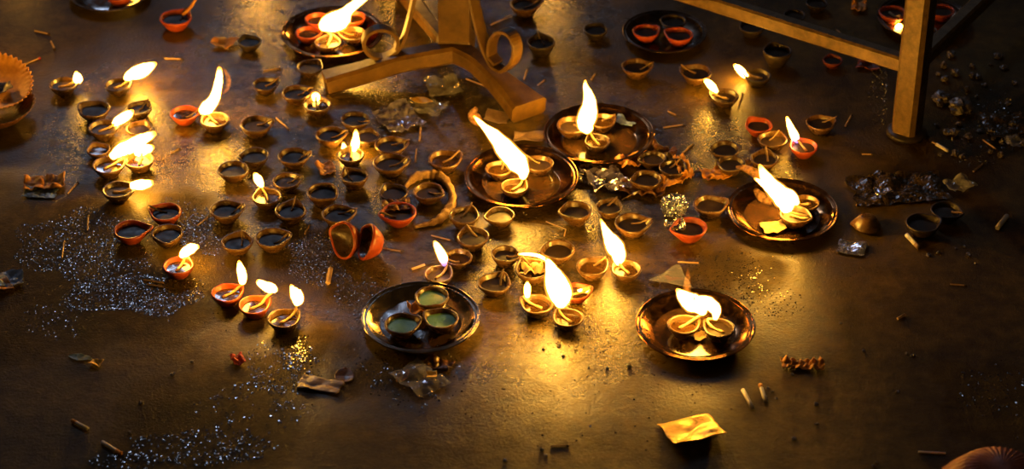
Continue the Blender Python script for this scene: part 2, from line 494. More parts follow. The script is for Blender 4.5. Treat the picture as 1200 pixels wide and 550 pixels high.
L(153, 269, 40, 'red', 10, None, 'wide red lamp with a long pouring lip beside the grainy floor patch', spoutamp=0.35)
L(196, 273, 38, 'clay', 275, None, 'heart-shaped brown lamp with its lip toward the viewer', spoutamp=0.3)
L(209, 311, 37, 'red', 70, 'lit', 'bright red lit lamp with a short flame near two pink sticks', [[(212, 301, 3), (217, 296, 6.5), (225, 291, 6.5), (233, 289, 2)]], fill='amber')
# --- upper middle-left
L(311, 98, 31, 'dark', 30, 'wick', 'small unlit lamp under a loose matchstick, above the ring-shaped lamp')
L(347, 108, 35, 'clay', 20, 'wick', 'ring-shaped shallow lamp beside the lamp with a bead of flame')
L(372, 122, 34, 'clay', 100, 'lit', 'lamp with a bead-like round flame burning in its middle', [[(371, 118, 3.5), (370, 114, 6.5), (369, 109, 2.5)]], fill='amber')
L(363, 78, 32, 'dark', 60, None, 'dim unlit lamp right under the rim of the flaming petal plate')
L(292, 48, 29, 'black', 120, None, 'small black lamp beside a curled orange leaf scrap')
L(300, 145, 38, 'clay', 15, 'wick', 'unlit lamp with an orange-tinged wick end, neighbour of the tall curling flame')
L(298, 182, 35, 'dark', 200, None, 'dark unlit lamp between the orange-wicked lamp and the lit pin flame')
L(273, 198, 37, 'clay', 330, None, 'unlit lamp standing on the golden glare with nothing beyond it')
L(344, 182, 37, 'clay', 10, 'wick', 'shallow unlit lamp with a grey pool and a pointed lip')
L(336, 211, 34, 'clay', 20, 'wick', 'unlit lamp between the pin-flame lamp and the pointed-lip lamp')
L(312.5, 230, 36, 'clay', 115, 'lit', 'lit lamp with a small pin flame on a long straight wick', [[(307, 219, 2.5), (304.5, 214, 5), (301, 208, 5), (298, 203, 1.5)]], fill='amber')
L(265, 245, 39, 'clay', 15, 'wick', 'brown unlit lamp with its wick stretched along the oil, nearest the red lamp')
L(341, 246, 38, 'clay', 80, 'wick', 'unlit lamp just below the pin-flame lamp, short wick upright inside')
L(378, 224, 38, 'clay', 320, None, 'broad deep lamp with a white speck on its front wall', tall=1.15)
L(415, 206, 33, 'clay', 130, 'wick', 'tall narrow dark lamp right under the two-tongued flame', tall=1.25)
L(411, 181, 33, 'clay', 90, 'lit', 'lit lamp with a two-tongued flame', [[(413, 185, 6), (415, 175, 6.5), (417, 164, 5), (417, 152, 1.5)], [(405, 186, 4.5), (404, 179, 4.5), (403, 172, 3), (402, 167, 1)]], fill='amber')
L(387, 157, 36, 'clay', 10, 'wick', 'unlit lamp wedged just behind the two-tongued flame')
L(416, 139, 35, 'dark', 330, 'wick', 'unlit lamp in front of the stand foot, a stick across its rim')
L(430, 159, 32, 'dark', 80, None, 'unlit lamp half hidden beyond the two-tongued flame')
L(396, 250, 39, 'clay', 15, 'wick', 'unlit lamp standing just above the toppled orange pair')
L(278, 283, 38, 'clay', 80, 'wick', 'shallow olive lamp with a curled wick, beyond the three red lit lamps')
L(319, 278, 41, 'clay', 15, 'wick', 'large unlit lamp with a double rim line beside the curled-wick olive lamp')
# three lit red lamps
L(266, 343, 38, 'red', 35, 'lit', 'first of three red lit lamps in a slanting row, flame straight up', [[(284, 332, 4), (284, 324, 6.5), (282, 315, 5), (280, 306, 1.5)]], fill='amber')
L(298, 357, 38, 'red', 40, 'lit', 'middle of three red lit lamps in a slanting row, flame blown flat', [[(321, 342, 3), (320, 339, 6), (312, 336, 6.5), (305, 332, 5), (301, 329, 1.5)]], fill='amber')
L(333, 373, 39, 'clay', 45, 'lit', 'last lamp of the slanting lit row, darker clay and heart-shaped flame', [[(347, 357, 3), (349, 351, 8), (347, 345, 8), (343, 339, 4), (341, 334, 1)]], fill='amber')
# --- middle
L(458, 169, 38, 'clay', 15, 'wick', 'unlit lamp touching the clear torn plastic bag')
L(457, 190, 41, 'clay', 15, 'wick', 'unlit lamp with a curled lip next below the one touching the plastic bag')
L(521, 186, 40, 'clay', 35, 'wick', 'unlit lamp with an orange inside wall and two sticks in its lip', fill='amber')
L(461, 225, 35, 'dark', 120, None, 'dark unlit lamp at the end of the twisted cloth strip')
L(502, 224, 37, 'clay', 330, 'wick', 'unlit lamp ringed by the twisted cloth strip')
L(467, 248, 42, 'red', 200, 'char', 'red lamp clogged with burnt scraps inside the bend of the cloth strip')
L(544, 252, 36, 'clay', 65, 'wick', 'deep unlit lamp with a standing wick below the plate of the leaning flame', tall=1.2)
L(586, 252, 35, 'clay', 200, None, 'unlit lamp tucked under the front rim of the plate with the leaning flame')
L(554, 277, 39, 'clay', 110, 'wick', 'rounded brown lamp right in front of the deep lamp with a standing wick')
L(537, 301, 34, 'clay', 200, 'wick', 'pale-rimmed unlit lamp half behind the small blue-based flame', fill='amber')
L(514, 321, 35, 'clay', 55, 'lit', 'lit lamp with a blue-based flame just beyond the plate of green lamps', [[(521, 311, 3), (519, 302, 6), (514, 292, 5.5), (509, 283, 1.5)]], blue=True)
L(592, 297, 34, 'clay', 330, 'wick', 'upright deep lamp between the brown pair and the burning cluster', tall=1.2)
L(579, 331, 40, 'clay', 60, 'char', 'wide bright-rimmed lamp with a loose wick lying in it, alone beyond the green plate')
L(624, 315, 42, 'clay', 120, 'wick', 'lamp heaped with glowing cotton beside the large burning cluster', [[(641, 305, 2), (631, 300, 2), (619, 298, 1.8), (607, 298, 1)]], fill='amber')
L(629, 356, 39, 'clay', 150, 'lit', 'lit lamp with a tiny candle-like flame on its rim', [[(618, 348, 3), (618, 342, 4.5), (618, 336, 4), (618, 330, 1)]], fill='amber')
L(666, 372, 37, 'clay', 130, 'lit', 'lit lamp beneath the biggest flame of the burning cluster',
  [[(657, 358, 7), (657, 346, 15), (652, 332, 15), (647, 318, 9), (643, 308, 4.5), (639, 303, 1.5)]], fill='amber')
L(676, 341, 34, 'red', 20, 'lit', 'orange lamp half hidden behind the biggest flame of the cluster', [[(662, 353, 7), (671, 349, 11), (681, 345, 8), (691, 338, 1.5)]], fill='amber')
L(654, 292, 40, 'clay', 200, None, 'cracked lamp with a straight broken edge, below the bent wire')
L(694, 312, 38, 'clay', 40, 'wick', 'round glowing unlit lamp touching the lamp with the pointed tall flame', fill='amber')
L(734, 315, 36, 'clay', 125, 'lit', 'lit lamp with a tall pointed flame and violet base', [[(724, 309, 5), (725, 298, 10), (719, 287, 11), (711, 273, 5.5), (704, 257, 1)]], fill='amber')
L(675, 246, 38, 'clay', 200, None, 'deep unlit lamp below the gap of the two plates', tall=1.2)
L(714, 242, 33, 'clay', 60, 'wick', 'unlit lamp with a thick curl of wick, below the violet plastic scrap')
L(741, 261, 42, 'clay', 10, 'wick', 'wide olive-rimmed lamp with a lip, below the silver crumpled ball')
L(808, 266, 42, 'red', 200, 'char', 'red lamp full of foil scraps just below the silver crumpled ball')
# lamps by the dry leaves
L(765, 185, 32, 'dark', 200, None, 'dark lamp touching the rim of the plate, behind the dry leaves')
L(789, 196, 34, 'dark', 60, 'wick', 'dark lamp lying among the dry leaves with a paper edge over it')
L(758, 209, 36, 'clay', 200, None, 'orange-walled lamp amid the crumpled dry leaves', fill='oil')
L(832, 239, 40, 'clay', 20, None, 'olive unlit lamp beside the plate with the double-tipped flame')
# --- right cluster
L(634, 49, 34, 'black', 100, 'char', 'black lamp with burnt crust on its rim, beside the stand scroll', tall=1.15)
L(698, 34, 29, 'black', 60, None, 'small black lamp between the stand and the dark tray of three lamps')
L(746, 77, 36, 'clay', 10, 'wick', 'solitary olive lamp with a wick on its lip, in front of the dark tray')
L(816, 84, 37, 'clay', 150, 'wick', 'shallow unlit lamp with its wick pointing away from two small flames')
L(849, 112, 34, 'dark', 150, 'lit', 'lit lamp with small slanting flame, nearer of the two side by side', [[(840, 108, 2.5), (835, 102, 5), (830, 97, 4.5), (825, 93, 1.5)]])
L(888, 88, 32, 'black', 160, 'lit', 'lit lamp with small slanting flame, farther of the two side by side', [[(877, 92, 2.5), (871, 86, 5), (865, 80, 4.5), (860, 76, 1.5)]])
L(881, 31, 30, 'black', 120, None, 'black lamp almost under the golden bench rail')
L(911, 59, 34, 'black', 100, None, 'tall dark pot-like lamp by itself in front of the bench rail', tall=1.5)
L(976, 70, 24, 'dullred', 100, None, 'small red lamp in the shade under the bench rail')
L(957, 3, 26, 'black', 60, None, 'small black lamp on the far side of the bench rail')
L(931, 17, 26, 'black', 300, None, 'sooty lamp just beyond the middle of the bench rail')
L(962, 143, 35, 'clay', 20, 'wick', 'round unlit lamp beside the red lamp with a blue-based flame')
L(889, 146, 33, 'red', 120, None, 'orange clay lamp standing just beyond the lit pair side by side')
L(905, 163, 35, 'clay', 60, 'wick', 'unlit lamp in front of the orange clay lamp, wick standing inside')
L(942, 171, 34, 'red', 120, 'lit', 'red lit lamp with a steep blue-based flame', [[(934, 168, 3), (931, 159, 5.5), (926, 148, 4.5), (922, 137, 1.2)]], blue=True)
L(850, 174, 36, 'dark', 200, None, 'flat dark lamp above the wilted leaf scraps')
L(857, 191, 34, 'dark', 250, None, 'dark lamp with an orange scrap on its wall')
L(896, 185, 34, 'clay', 80, 'wick', 'unlit lamp directly beyond the rim of the double-tipped flame plate')
L(1082, 261, 41, 'black', 20, None, 'larger black lamp of the lone pair on the empty dark floor')
L(1109, 246, 37, 'black', 330, 'wick', 'black lamp with a pale wick, behind its twin on the dark floor')
L(1017, 256, 34, 'clay', 200, None, 'overturned lamp lying mouth down like a dome', rot=(176, 4, 0), fill=None)
# toppled pair
L(409, 282, 46, 'red', 90, None, 'toppled orange lamp with its open mouth showing a glint', rot=(0, -72, 38), fill=None)
L(437, 285, 46, 'red', 90, None, 'toppled orange lamp lying back to back with its twin', rot=(0, -66, 12), fill=None)
# --- far edge
L(615, 4, 36, 'clay', 20, 'wick', 'bright-rimmed lamp at the far edge beyond the stand scroll', spoutamp=0.4)

# ------------------------------------------------------------------ plates with lamps
PL = [(0, 0.0), (0.66, 0.0), (0.72, 0.006), (0.86, 0.085), (0.93, 0.125), (0.985, 0.150), (1.002, 0.160), (1.012, 0.175), (1.008, 0.190), (0.995, 0.197), (0.980, 0.192), (0.970, 0.180), (0.955, 0.168),
      (0.945, 0.166), (0.936, 0.172), (0.926, 0.175), (0.914, 0.168), (0.900, 0.150), (0.83, 0.10), (0.70, 0.03), (0.66, 0.02), (0.63, 0.024), (0.60, 0.018), (0, 0.018)]
def plate(x, y, w, m, label, film=True):
    c = G(x, y, 0.017)
    R = 0.5 * w * mpp(c)
    loc = Vector((c.x, c.y, 0.0))
    t = thing('plate', loc, label, 'plate', 'round metal plates holding oil lamps')
    sd = rnd.random() * 50
    def fn(r, z, a, i):
        k = 1 + 0.004 * noise.noise(Vector((math.cos(a) * 1.2, math.sin(a) * 1.2, sd)))
        return r * R * k, z * R + 0.0006
    vs, fs = lathe(PL, 80, fn)
    me_obj('dish', [v + loc for v in vs], fs, M[m], t)
    if film:
        vs, fs = [], []
        K, J = 40, 6
        vs.append(loc + Vector((0, 0, 0.026 * R + 0.0006)))
        for j in range(1, J + 1):
            for k in range(K):
                a = 2 * PI * k / K
                rr = R * 0.69 * j / J * (1 + (0.02 * noise.noise(Vector((math.cos(a) * 2, math.sin(a) * 2, sd + 4))) if j == J else 0))
                z = 0.034 * R + 0.0006 + 0.0008 * noise.noise(Vector((rr * math.cos(a) * 60, rr * math.sin(a) * 60, sd)))
                if j == J: z -= 0.0006
                vs.append(loc + Vector((rr * math.cos(a), rr * math.sin(a), z)))
        for k in range(K): fs.append((0, 1 + k, 1 + (k + 1) % K))
        for j in range(J - 1):
            for k in range(K):
                a, b = 1 + j * K + k, 1 + j * K + (k + 1) % K
                fs.append((a, b, b + K, a + K))
        me_obj('oil_film', vs, fs, M['film'], t)
    return t, loc, R
GP = 'oil lamps on the metal plates'
PB = 0.0042
plate(493, 371, 138, 'steel', 'silver-black metal plate holding three lamps of pale green wax')
L(506, 347, 41, 'clay', 240, None, 'green-wax lamp farthest from the viewer on the silver-black plate', base=PB, fill='green', level=0.6, group=GP)
L(471, 379, 42, 'clay', 25, None, 'green-wax lamp beside the bluish glint on the silver-black plate', base=PB, fill='green', level=0.6, group=GP)
L(517, 373, 41, 'clay', 150, None, 'green-wax lamp on the silver-black plate nearest the bright cluster of flames', base=PB, fill='green', level=0.6, group=GP)
plate(815, 380, 139, 'tray', 'dark brown plate nearest the yellow packet, two lamps sharing a bushy flame')
L(801, 380, 38, 'clay', 30, 'lit', 'lamp with a bright oil pool on the plate nearest the yellow packet', [[(824, 368, 4), (820, 359, 11), (809, 354, 12), (800, 347, 8), (793, 339, 1.5)]],
  [[(804, 352, 5), (805, 338, 5), (806, 324, 3), (806, 315, 1)]], base=PB, fill='amber', group=GP)
L(843, 384, 38, 'dark', 140, 'lit', 'lamp with long drooping wicks on the plate nearest the yellow packet', [[(838, 374, 3), (839, 364, 7), (831, 356, 9), (820, 352, 6), (812, 350, 2)]], base=PB, group=GP)
plate(611, 206, 133, 'tray', 'amber glowing plate in the middle with a long flame leaning toward the stand')
L(603, 218, 33, 'clay', 50, 'lit', 'bright-rimmed lamp under the long leaning flame on the amber plate',
  [[(612, 209, 4), (613, 201, 8), (605, 189, 14), (593, 176, 13), (581, 161, 9), (569, 150, 4.5), (560, 141, 2.5), (555, 136, 1)]],
  [[(564, 146, 4), (558, 140, 7), (554, 134, 6), (559, 126, 2)]], base=PB, fill='amber', group=GP)
L(584, 197, 32, 'clay', 60, 'wick', 'lamp half behind the long leaning flame on the amber plate', base=PB, fill='amber', group=GP)
L(632, 191, 34, 'clay', 140, 'wick', 'unlit lamp with an upright pale wick on the amber plate', base=PB, group=GP)
plate(702, 156, 129, 'tray', 'oily plate beside the stand foot with one tall upright flame')
L(700, 165, 31, 'dark', 120, 'lit', 'low dark lamp in the middle of the plate with the upright flame',
  [[(691, 153, 7), (686, 146, 11), (689, 134, 12), (691, 121, 9), (689, 109, 6), (686, 101, 3), (686, 94, 1)]], base=PB, fill='amber', group=GP)
L(671, 146, 38, 'clay', 330, 'wick', 'lamp with a broad yellow lip beside the tall upright flame', base=PB, fill='oil', group=GP)
L(706, 141, 32, 'clay', 30, 'wick', 'amber lamp behind the tall upright flame on its plate', base=PB, fill='amber', group=GP)
plate(917, 245, 130, 'tray', 'orange-lit plate with a double-tipped flame, nearest the overturned lamp')
L(932, 251, 38, 'clay', 330, 'lit', 'lamp with a bright lip in front on the double-tipped flame plate',
  [[(917, 247, 5), (922, 240, 11), (915, 229, 13), (905, 219, 10), (896, 206, 7), (890, 193, 1.5)], [(914, 230, 8), (903, 222, 6.5), (894, 215, 4), (884, 209, 1)]], [[(896, 212, 6), (885, 203, 6), (872, 197, 4), (862, 196, 1.5)], [(905, 236, 5), (893, 231, 6), (885, 222, 3)]],
  base=PB, group=GP)
L(945, 237, 32, 'clay', 200, 'lit', 'smaller lamp behind the bright-lipped one on the double-tipped flame plate', [[(934, 239, 4), (928, 232, 8), (921, 227, 8), (914, 222, 3)]], base=PB, fill='amber', group=GP)
plate(390, 37, 119, 'tray', 'plate of five lamps set like petals around one sprawling flame')
L(372, 22, 30, 'red', 300, None, 'orange petal lamp at the far rim on the side away from the stand', base=PB, fill='amber', group=GP)
L(361, 38, 30, 'red', 10, None, 'orange petal lamp nearest the ring-shaped lamp, side of the five-lamp plate', base=PB, fill='amber', group=GP)
L(384, 49, 32, 'clay', 80, 'lit', 'golden petal lamp nearest the viewer on the five-lamp plate',
  [[(377, 34, 4), (382, 29, 11), (391, 26, 13), (400, 22, 12), (408, 12, 7), (418, 4, 5.5), (428, -3, 4), (436, -9, 1.5)]], base=PB, fill='amber', group=GP)
L(414, 39, 32, 'clay', 170, 'wick', 'yellow-rimmed petal lamp touching the stand scroll side of the plate', base=PB, fill='amber', group=GP)
L(414, 20, 30, 'red', 200, None, 'orange petal lamp behind the sprawling flame, toward the stand post', base=PB, fill='amber', group=GP)
plate(779, 35, 98, 'blacktray', 'blackened plate with two red lamps and a dark one, all unlit')
L(757, 36, 32, 'red', 30, None, 'red-walled lamp on the blackened plate, side toward the stand', base=PB, group=GP)
L(789, 24, 31, 'black', 250, None, 'sooty lamp behind the red pair on the blackened plate', base=PB, group=GP)
L(796, 40, 33, 'red', 150, None, 'red-walled lamp on the blackened plate, side toward the bench rail', base=PB, group=GP)
plate(1082, 19, 106, 'blacktray', 'dark plate behind the bench leg holding small orange lamps')
L(1046, 14, 32, 'red', 300, 'lit', 'orange lamp on the dark plate, half cut off by the bench leg', [[(1049, 32, 2), (1053, 31, 4), (1058, 32, 1.5)]], base=PB, fill='oil', group=GP)  # the little flame stands for a flame reflection by the bowl
L(1104, 12, 30, 'red', 200, None, 'reddish lamp on the dark plate seen between bench leg and rail', base=PB, group=GP)
L(1084, 36, 30, 'dark', 100, None, 'brown lamp on the front of the dark plate behind the bench leg', base=PB, group=GP)
plate(128, -12, 94, 'blacktray', 'dark plate cut off by the far edge near the orange lamp')
L(140, -8, 34, 'red', 80, 'lit', 'lit lamp on the dark plate cut off by the far edge', [[(126, -2, 4), (138, -1, 6), (151, -3, 5), (162, -7, 2)]], base=PB, fill='amber', group=GP)

# burnt cotton scraps on the plates, and shapes put for reflections
def scrap(x, y, w, h, rot, amp, m, name, label, cat, seed, base=0.0005, group=None, nx=26, ny=18, shape='rect', freq=1.0, thick=0.0007, tilt=0.0):
    """A crumpled sheet lying at (x, y): w x h in photo pixels on the floor."""
    c = G(x, y, base)
    s = mpp(c)
    W, D = w * s, h * s / 0.57
    ca, sa = math.cos(math.radians(rot)), math.sin(math.radians(rot))
    r = random.Random(seed)
    vs, fs = [], []
    zs = []
    for j in range(ny + 1):
        for i in range(nx + 1):
            u, v = i / nx * 2 - 1, j / ny * 2 - 1
            if shape == 'leaf':
                k = (1 - abs(u) ** 1.7) ** 0.8
                uu, vv = u, v * (k * 0.95 + 0.05)
            elif shape == 'tri':
                uu, vv = u * (1 - 0.5 * (v + 1) * 0.9), v
            elif shape == 'round':
                uu, vv = u * math.sqrt(max(0.0, 1 - v * v / 2)), v * math.sqrt(max(0.0, 1 - u * u / 2))
            else:
                uu, vv = u, v
            e = 0.16 if shape in ('rect', 'round') else 0.06
            uu += e * noise.noise(Vector((u * 1.3, v * 1.3, seed * 3.1)))
            vv += e * noise.noise(Vector((u * 1.3 + 9, v * 1.3, seed * 3.1)))
            x0, y0 = uu * W / 2, vv * D / 2
            f = freq / max(0.012, min(W, D))
            n = abs(noise.noise(Vector((x0 * f * 0.8, y0 * f * 0.8, seed)))) * 1.2 + 0.35 * abs(noise.noise(Vector((x0 * f * 1.9, y0 * f * 1.9, seed + 5))))
            n += 0.35 * (uu * uu + vv * vv) * 0.5
            zs.append(n * amp - tilt * v)
            jx = 0.1 * amp * noise.noise(Vector((x0 * f * 3, y0 * f * 3, seed + 11)))
            vs.append(Vector((c.x + ca * x0 - sa * y0 + jx, c.y + sa * x0 + ca * y0 + jx, 0)))
    lo = min(zs)
    for p, z in zip(vs, zs): p.z = base + z - lo
    for j in range(ny):
        for i in range(nx):
            a = j * (nx + 1) + i
            fs.append((a, a + 1, a + nx + 2, a + nx + 1))
    o = me_obj(name, vs, fs, M[m], origin=Vector((c.x, c.y, base)), smooth=m not in ('violet', 'clear', 'foil', 'bag', 'blue'))
    md = o.modifiers.new('thickness', 'SOLIDIFY'); md.thickness = thick; md.offset = 1
    return tag(o, label, cat, group)

scrap(492, 366, 22, 14, 30, 0.016, 'leaf', 'cotton_scrap', 'orange scrap of burnt cotton lying between the three green-wax lamps', 'scrap', 3, base=0.006, freq=1.5)
scrap(820, 396, 14, 8, 10, 0.008, 'wick', 'cotton_scrap', 'pale cotton lump dropped in front of the bushy flame plate lamps', 'scrap', 4, base=0.006, freq=1.5)
scrap(906, 268, 28, 13, 10, 0.010, 'wick', 'cotton_scrap', 'pale lump standing for a flame reflection near the front rim of the double-tipped flame plate', 'scrap', 5, base=0.006, freq=1.5)  # pale lump put in place of the flame mirrored in the plate oil
scrap(735, 142, 26, 14, -30, 0.007, 'blue', 'foil_scrap', 'bluish crumpled shape standing for a lamp glint at the back of the upright flame plate', 'scrap', 10, base=0.006, freq=2)  # bluish shape put where the plate only catches a cool highlight

# ------------------------------------------------------------------ iron stand with scrolls
hub = G(532, 58, 0.05)
t = thing('stand', Vector((hub.x, hub.y, 0)), 'gold-painted iron pedestal with three splayed feet and scroll braces', 'stand')
def P3(lst): return [G(x, y, z) for x, y, z in lst]
# post
mp = mpp(hub)
pw = 36 * mp
px, py_ = hub.x + 0.002, hub.y + 0.01
vs, fs = lathe([(0, 0.045), (0.5 * pw * 1.25, 0.045), (0.5 * pw * 1.25, 0.060), (0.5 * pw * 1.08, 0.068), (0.5 * pw, 0.075), (0.5 * pw, 0.62), (0, 0.62)], 4, lambda r, z, a, i: (r * 1.414, z))
q = Matrix.Rotation(math.radians(45 - 3), 3, 'Z')
me_obj('post', [q @ v + Vector((px, py_, 0)) for v in vs], fs, M['iron'], t, smooth=False)
def leg(pts, widths, thick):
    n = 14
    path = catmull([tuple(p) for p in P3(pts)], n)
    ws = [w[0] for w in catmull([(w,) for w in widths], n)]
    d = (Vector(path[-1]) - Vector(path[0])); d.z = 0; d.normalize()
    side = Vector((-d.y, d.x, 0))
    vs, fs = strap(path, side, 0.03, thick, ws)
    me_obj('leg', vs, fs, M['iron'], t, smooth=False)
leg([(534, 60, 0.055), (500, 66, 0.052), (465, 73, 0.046), (430, 84, 0.032), (400, 92, 0.022), (381, 97, 0.018)], [0.036, 0.034, 0.034, 0.034, 0.038, 0.042], 0.034)
leg([(536, 60, 0.055), (556, 72, 0.050), (580, 92, 0.036), (602, 112, 0.024), (620, 129, 0.018)], [0.042, 0.034, 0.040, 0.054, 0.070], 0.034)
leg([(532, 58, 0.055), (516, 42, 0.052), (500, 24, 0.04), (484, 4, 0.025), (474, -12, 0.0135)], [0.03, 0.026, 0.026, 0.03, 0.034], 0.024)
def scroll(pxpts, Ya, Yb, xa, xb, width, thick, n=48):
    path = []
    for (x, y) in catmull(pxpts, n):
        Y = Ya + (Yb - Ya) * (x - xa) / (xb - xa)
        path.append(V(x, y, Y))
    d = V(xb, 50, Yb) - V(xa, 50, Ya); d.z = 0; d.normalize()
    side = Vector((-d.y, d.x, 0))
    vs, fs = strap(path, side, width, thick)
    me_obj('scroll', vs, fs, M['iron'], t, smooth=False)
cx, cy, rx, ry = 446, 50, 20, 17
ringA = [(487, -14), (484, 2), (480, 20), (475, 38), (469, 53), (460, 62)] + [(cx + rx * math.cos(math.radians(a)), cy + ry * math.sin(math.radians(a))) for a in range(80, 380, 25)] + [(464, 56)]
A0, A1 = G(534, 60, 0.055), G(400, 92, 0.018)
scroll(ringA, A0.y, A1.y, 534, 400, 0.020, 0.0065)
cx, cy, rx, ry = 591, 58, 15, 22
ringB = [(553, -14), (556, 4), (560, 22), (565, 42), (571, 60), (579, 75), (590, 82)] + [(cx + rx * math.cos(math.radians(a)), cy + ry * math.sin(math.radians(a))) for a in range(60, -200, -25)] + [(577, 66), (584, 74)]
B0, B1 = G(536, 60, 0.055), G(622, 131, 0.0135)
scroll(ringB, B0.y, B1.y, 536, 622, 0.022, 0.0065)

# ------------------------------------------------------------------ bench frame
foot = G(1062, 158, 0)
t = thing('bench', foot, 'rusty square-tube bench frame with one leg and two rails in view', 'bench')
ang = math.radians(146)
dA = Vector((math.cos(ang), math.sin(ang), 0)); dB = Vector((math.cos(ang - PI / 2), math.sin(ang - PI / 2), 0))
def boxbar(name, a, b, w, h, side, m='bench'):
    vs, fs = strap([Vector(a), Vector(a).lerp(Vector(b), 0.5), Vector(b)], side, w, h)
    return me_obj(name, vs, fs, M[m], t, smooth=False)
S = 0.043
boxbar('leg', foot + Vector((0, 0, 0.006)), foot + Vector((0, 0, 0.46)), S, S, dA)
LA, LB = 1.15, 0.75
boxbar('leg', foot + dA * LA + Vector((0, 0, 0.006)), foot + dA * LA + Vector((0, 0, 0.46)), S, S, dA)
boxbar('leg', foot + dB * LB + Vector((0, 0, 0.006)), foot + dB * LB + Vector((0, 0, 0.46)), S, S, dA)
boxbar('leg', foot + dA * LA + dB * LB + Vector((0, 0, 0.006)), foot + dA * LA + dB * LB + Vector((0, 0, 0.46)), S, S, dA)
zr = 0.135
up = Vector((0, 0, zr))
boxbar('rail', foot + dA * 0.022 + up, foot + dA * (LA - 0.02) + up, 0.028, 0.024, Vector((0, 0, 1)))
boxbar('rail', foot + dB * 0.022 + up, foot + dB * (LB - 0.02) + up, 0.028, 0.024, Vector((0, 0, 1)))
boxbar('rail', foot + dA * LA + dB * 0.022 + up, foot + dA * LA + dB * (LB - 0.02) + up, 0.028, 0.024, Vector((0, 0, 1)))
vs, fs = lathe([(0, 0), (0.030, 0), (0.034, 0.003), (0.034, 0.008), (0.030, 0.011), (0, 0.011)], 28)
me_obj('foot_pad', [v + foot for v in vs], fs, M['black'], t)

# ------------------------------------------------------------------ pleated leaf bowls
def leaf_bowl(x, y, w, m, label, rot, zc, depth=0.42, raised=0.0006, pamp=1.0, pstart=0.45, pleats=34, flip=False, lean=None):
    c = G(x, y, zc)
    R = 0.5 * w * mpp(c)
    prof = [(0, 0), (0.35, 0.01), (0.55, 0.05), (0.72, 0.16), (0.86, 0.28), (0.95, 0.37), (1.0, 0.42), (0.985, 0.43), (0.93, 0.385), (0.84, 0.30), (0.70, 0.18), (0.54, 0.075), (0.34, 0.035), (0, 0.025)]
    def fn(r, z, a, i):
        k = max(0.0, (r - pstart) / (1 - pstart))
        wv = math.sin(a * pleats)
        return r * R * (1 + 0.028 * k * k * wv * pamp), (z * depth / 0.42 + 0.022 * k * wv * pamp) * R
    vs, fs = lathe(prof, pleats * 6, fn)
    q = Euler([math.radians(v) for v in rot]).to_matrix()
    vs = [q @ v for v in vs]
    lo = min(v.z for v in vs)
    base = Vector((c.x, c.y, raised))
    o = me_obj('leaf_bowl', [v + base - Vector((0, 0, lo)) for v in vs], fs, M[m], origin=base)
    return tag(o, label, 'bowl')
leaf_bowl(-8, 93, 88, 'press', 'orange pressed-leaf bowl with scalloped rim, cut by the photo edge', (16, 10, 0), 0.055, depth=0.26, raised=0.03, pstart=0.84, pleats=40)
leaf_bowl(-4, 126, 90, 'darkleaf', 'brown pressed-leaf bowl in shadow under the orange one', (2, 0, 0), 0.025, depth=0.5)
leaf_bowl(1170, 574, 150, 'terra', 'reddish brown pleated leaf bowl lying mouth down at the near edge', (180, 0, 0), 0.015, depth=0.6, pleats=36, pamp=1.5, pstart=0.0)
scrap(4, 106, 20, 12, 20, 0.012, 'charcoal', 'leaf_scrap', 'charred scrap inside the orange scalloped leaf bowl', 'scrap', 12, base=0.040)

# ------------------------------------------------------------------ twisted cloth strip
pts = [(474, 217), (484, 209), (495, 205), (508, 204), (519, 209), (527, 219), (530, 231), (528, 243), (521, 252), (511, 258), (498, 261), (486, 264)]
rad_px = [3, 7, 8, 8, 8, 7, 8, 9.5, 9, 7, 4.5, 3.2]
n = 90
cur = catmull([(x, y, r) for (x, y), r in zip(pts, rad_px)], n)
path, rad = [], []
for i, (x, y, r) in enumerate(cur):
    p = G(x, y, 0.008)
    rr = r * mpp(p) * 0.72
    p.z = rr * 0.75 + 0.001
    path.append(p); rad.append(rr * (1 + 0.12 * math.sin(i * 1.1) + 0.10 * noise.noise(Vector((i * 0.35, 0, 2)))))
vs, fs, ts = tube(path, rad, 18, 0.75)
out_v = []
for i, v in enumerate(vs):
    k = i // 18
    if k < n:
        a = 2 * PI * (i % 18) / 18
        ctr = path[k]
        v = ctr + (v - ctr) * (1 + 0.16 * math.sin(3 * a + k * 0.28))
    v.z = max(v.z, 0.0006)
    out_v.append(v)
o = me_obj('cloth_strip', out_v, fs, M['cloth'], origin=path[n // 2].copy())
tag(o, 'twisted soiled cotton strip curled around an unlit lamp', 'cloth')

# ------------------------------------------------------------------ litter
scrap(520, 104, 38, 22, 12, 0.012, 'clear', 'plastic_wrapper', 'clear square plastic wrapper lying between the stand legs', 'wrapper', 21, freq=2.2)
scrap(466, 142, 46, 30, 30, 0.016, 'violet', 'plastic_bag', 'torn lilac plastic bag in front of the stand with a burnt edge', 'plastic bag', 22, freq=2.6)
scrap(497, 128, 46, 18, -20, 0.014, 'clear', 'plastic_bag', 'shiny clear bag folded beside the torn lilac one', 'plastic bag', 23, freq=2.4)
scrap(494, 118, 26, 8, -15, 0.003, 'gold', 'leaf', 'small yellow leaf lying on the plastic in front of the stand', 'leaf', 24, shape='leaf', base=0.012)
scrap(583, 139, 28, 14, -12, 0.007, 'pink', 'paper_wrapper', 'greyish paper scrap at the tip of the long leaning flame', 'wrapper', 25)
scrap(619, 163, 36, 12, -5, 0.009, 'pink', 'paper_wrapper', 'rolled pinkish paper wrapper between the two touching plates', 'wrapper', 26)
scrap(710, 215, 44, 30, 20, 0.022, 'violet', 'plastic_scrap', 'violet crumpled plastic between the plates and the dry leaves', 'wrapper', 27, freq=2.2)
scrap(694, 208, 40, 24, -20, 0.012, 'bag', 'plastic_scrap', 'dark wet plastic crumpled at the rim of the upright flame plate', 'wrapper', 28, freq=2.0)
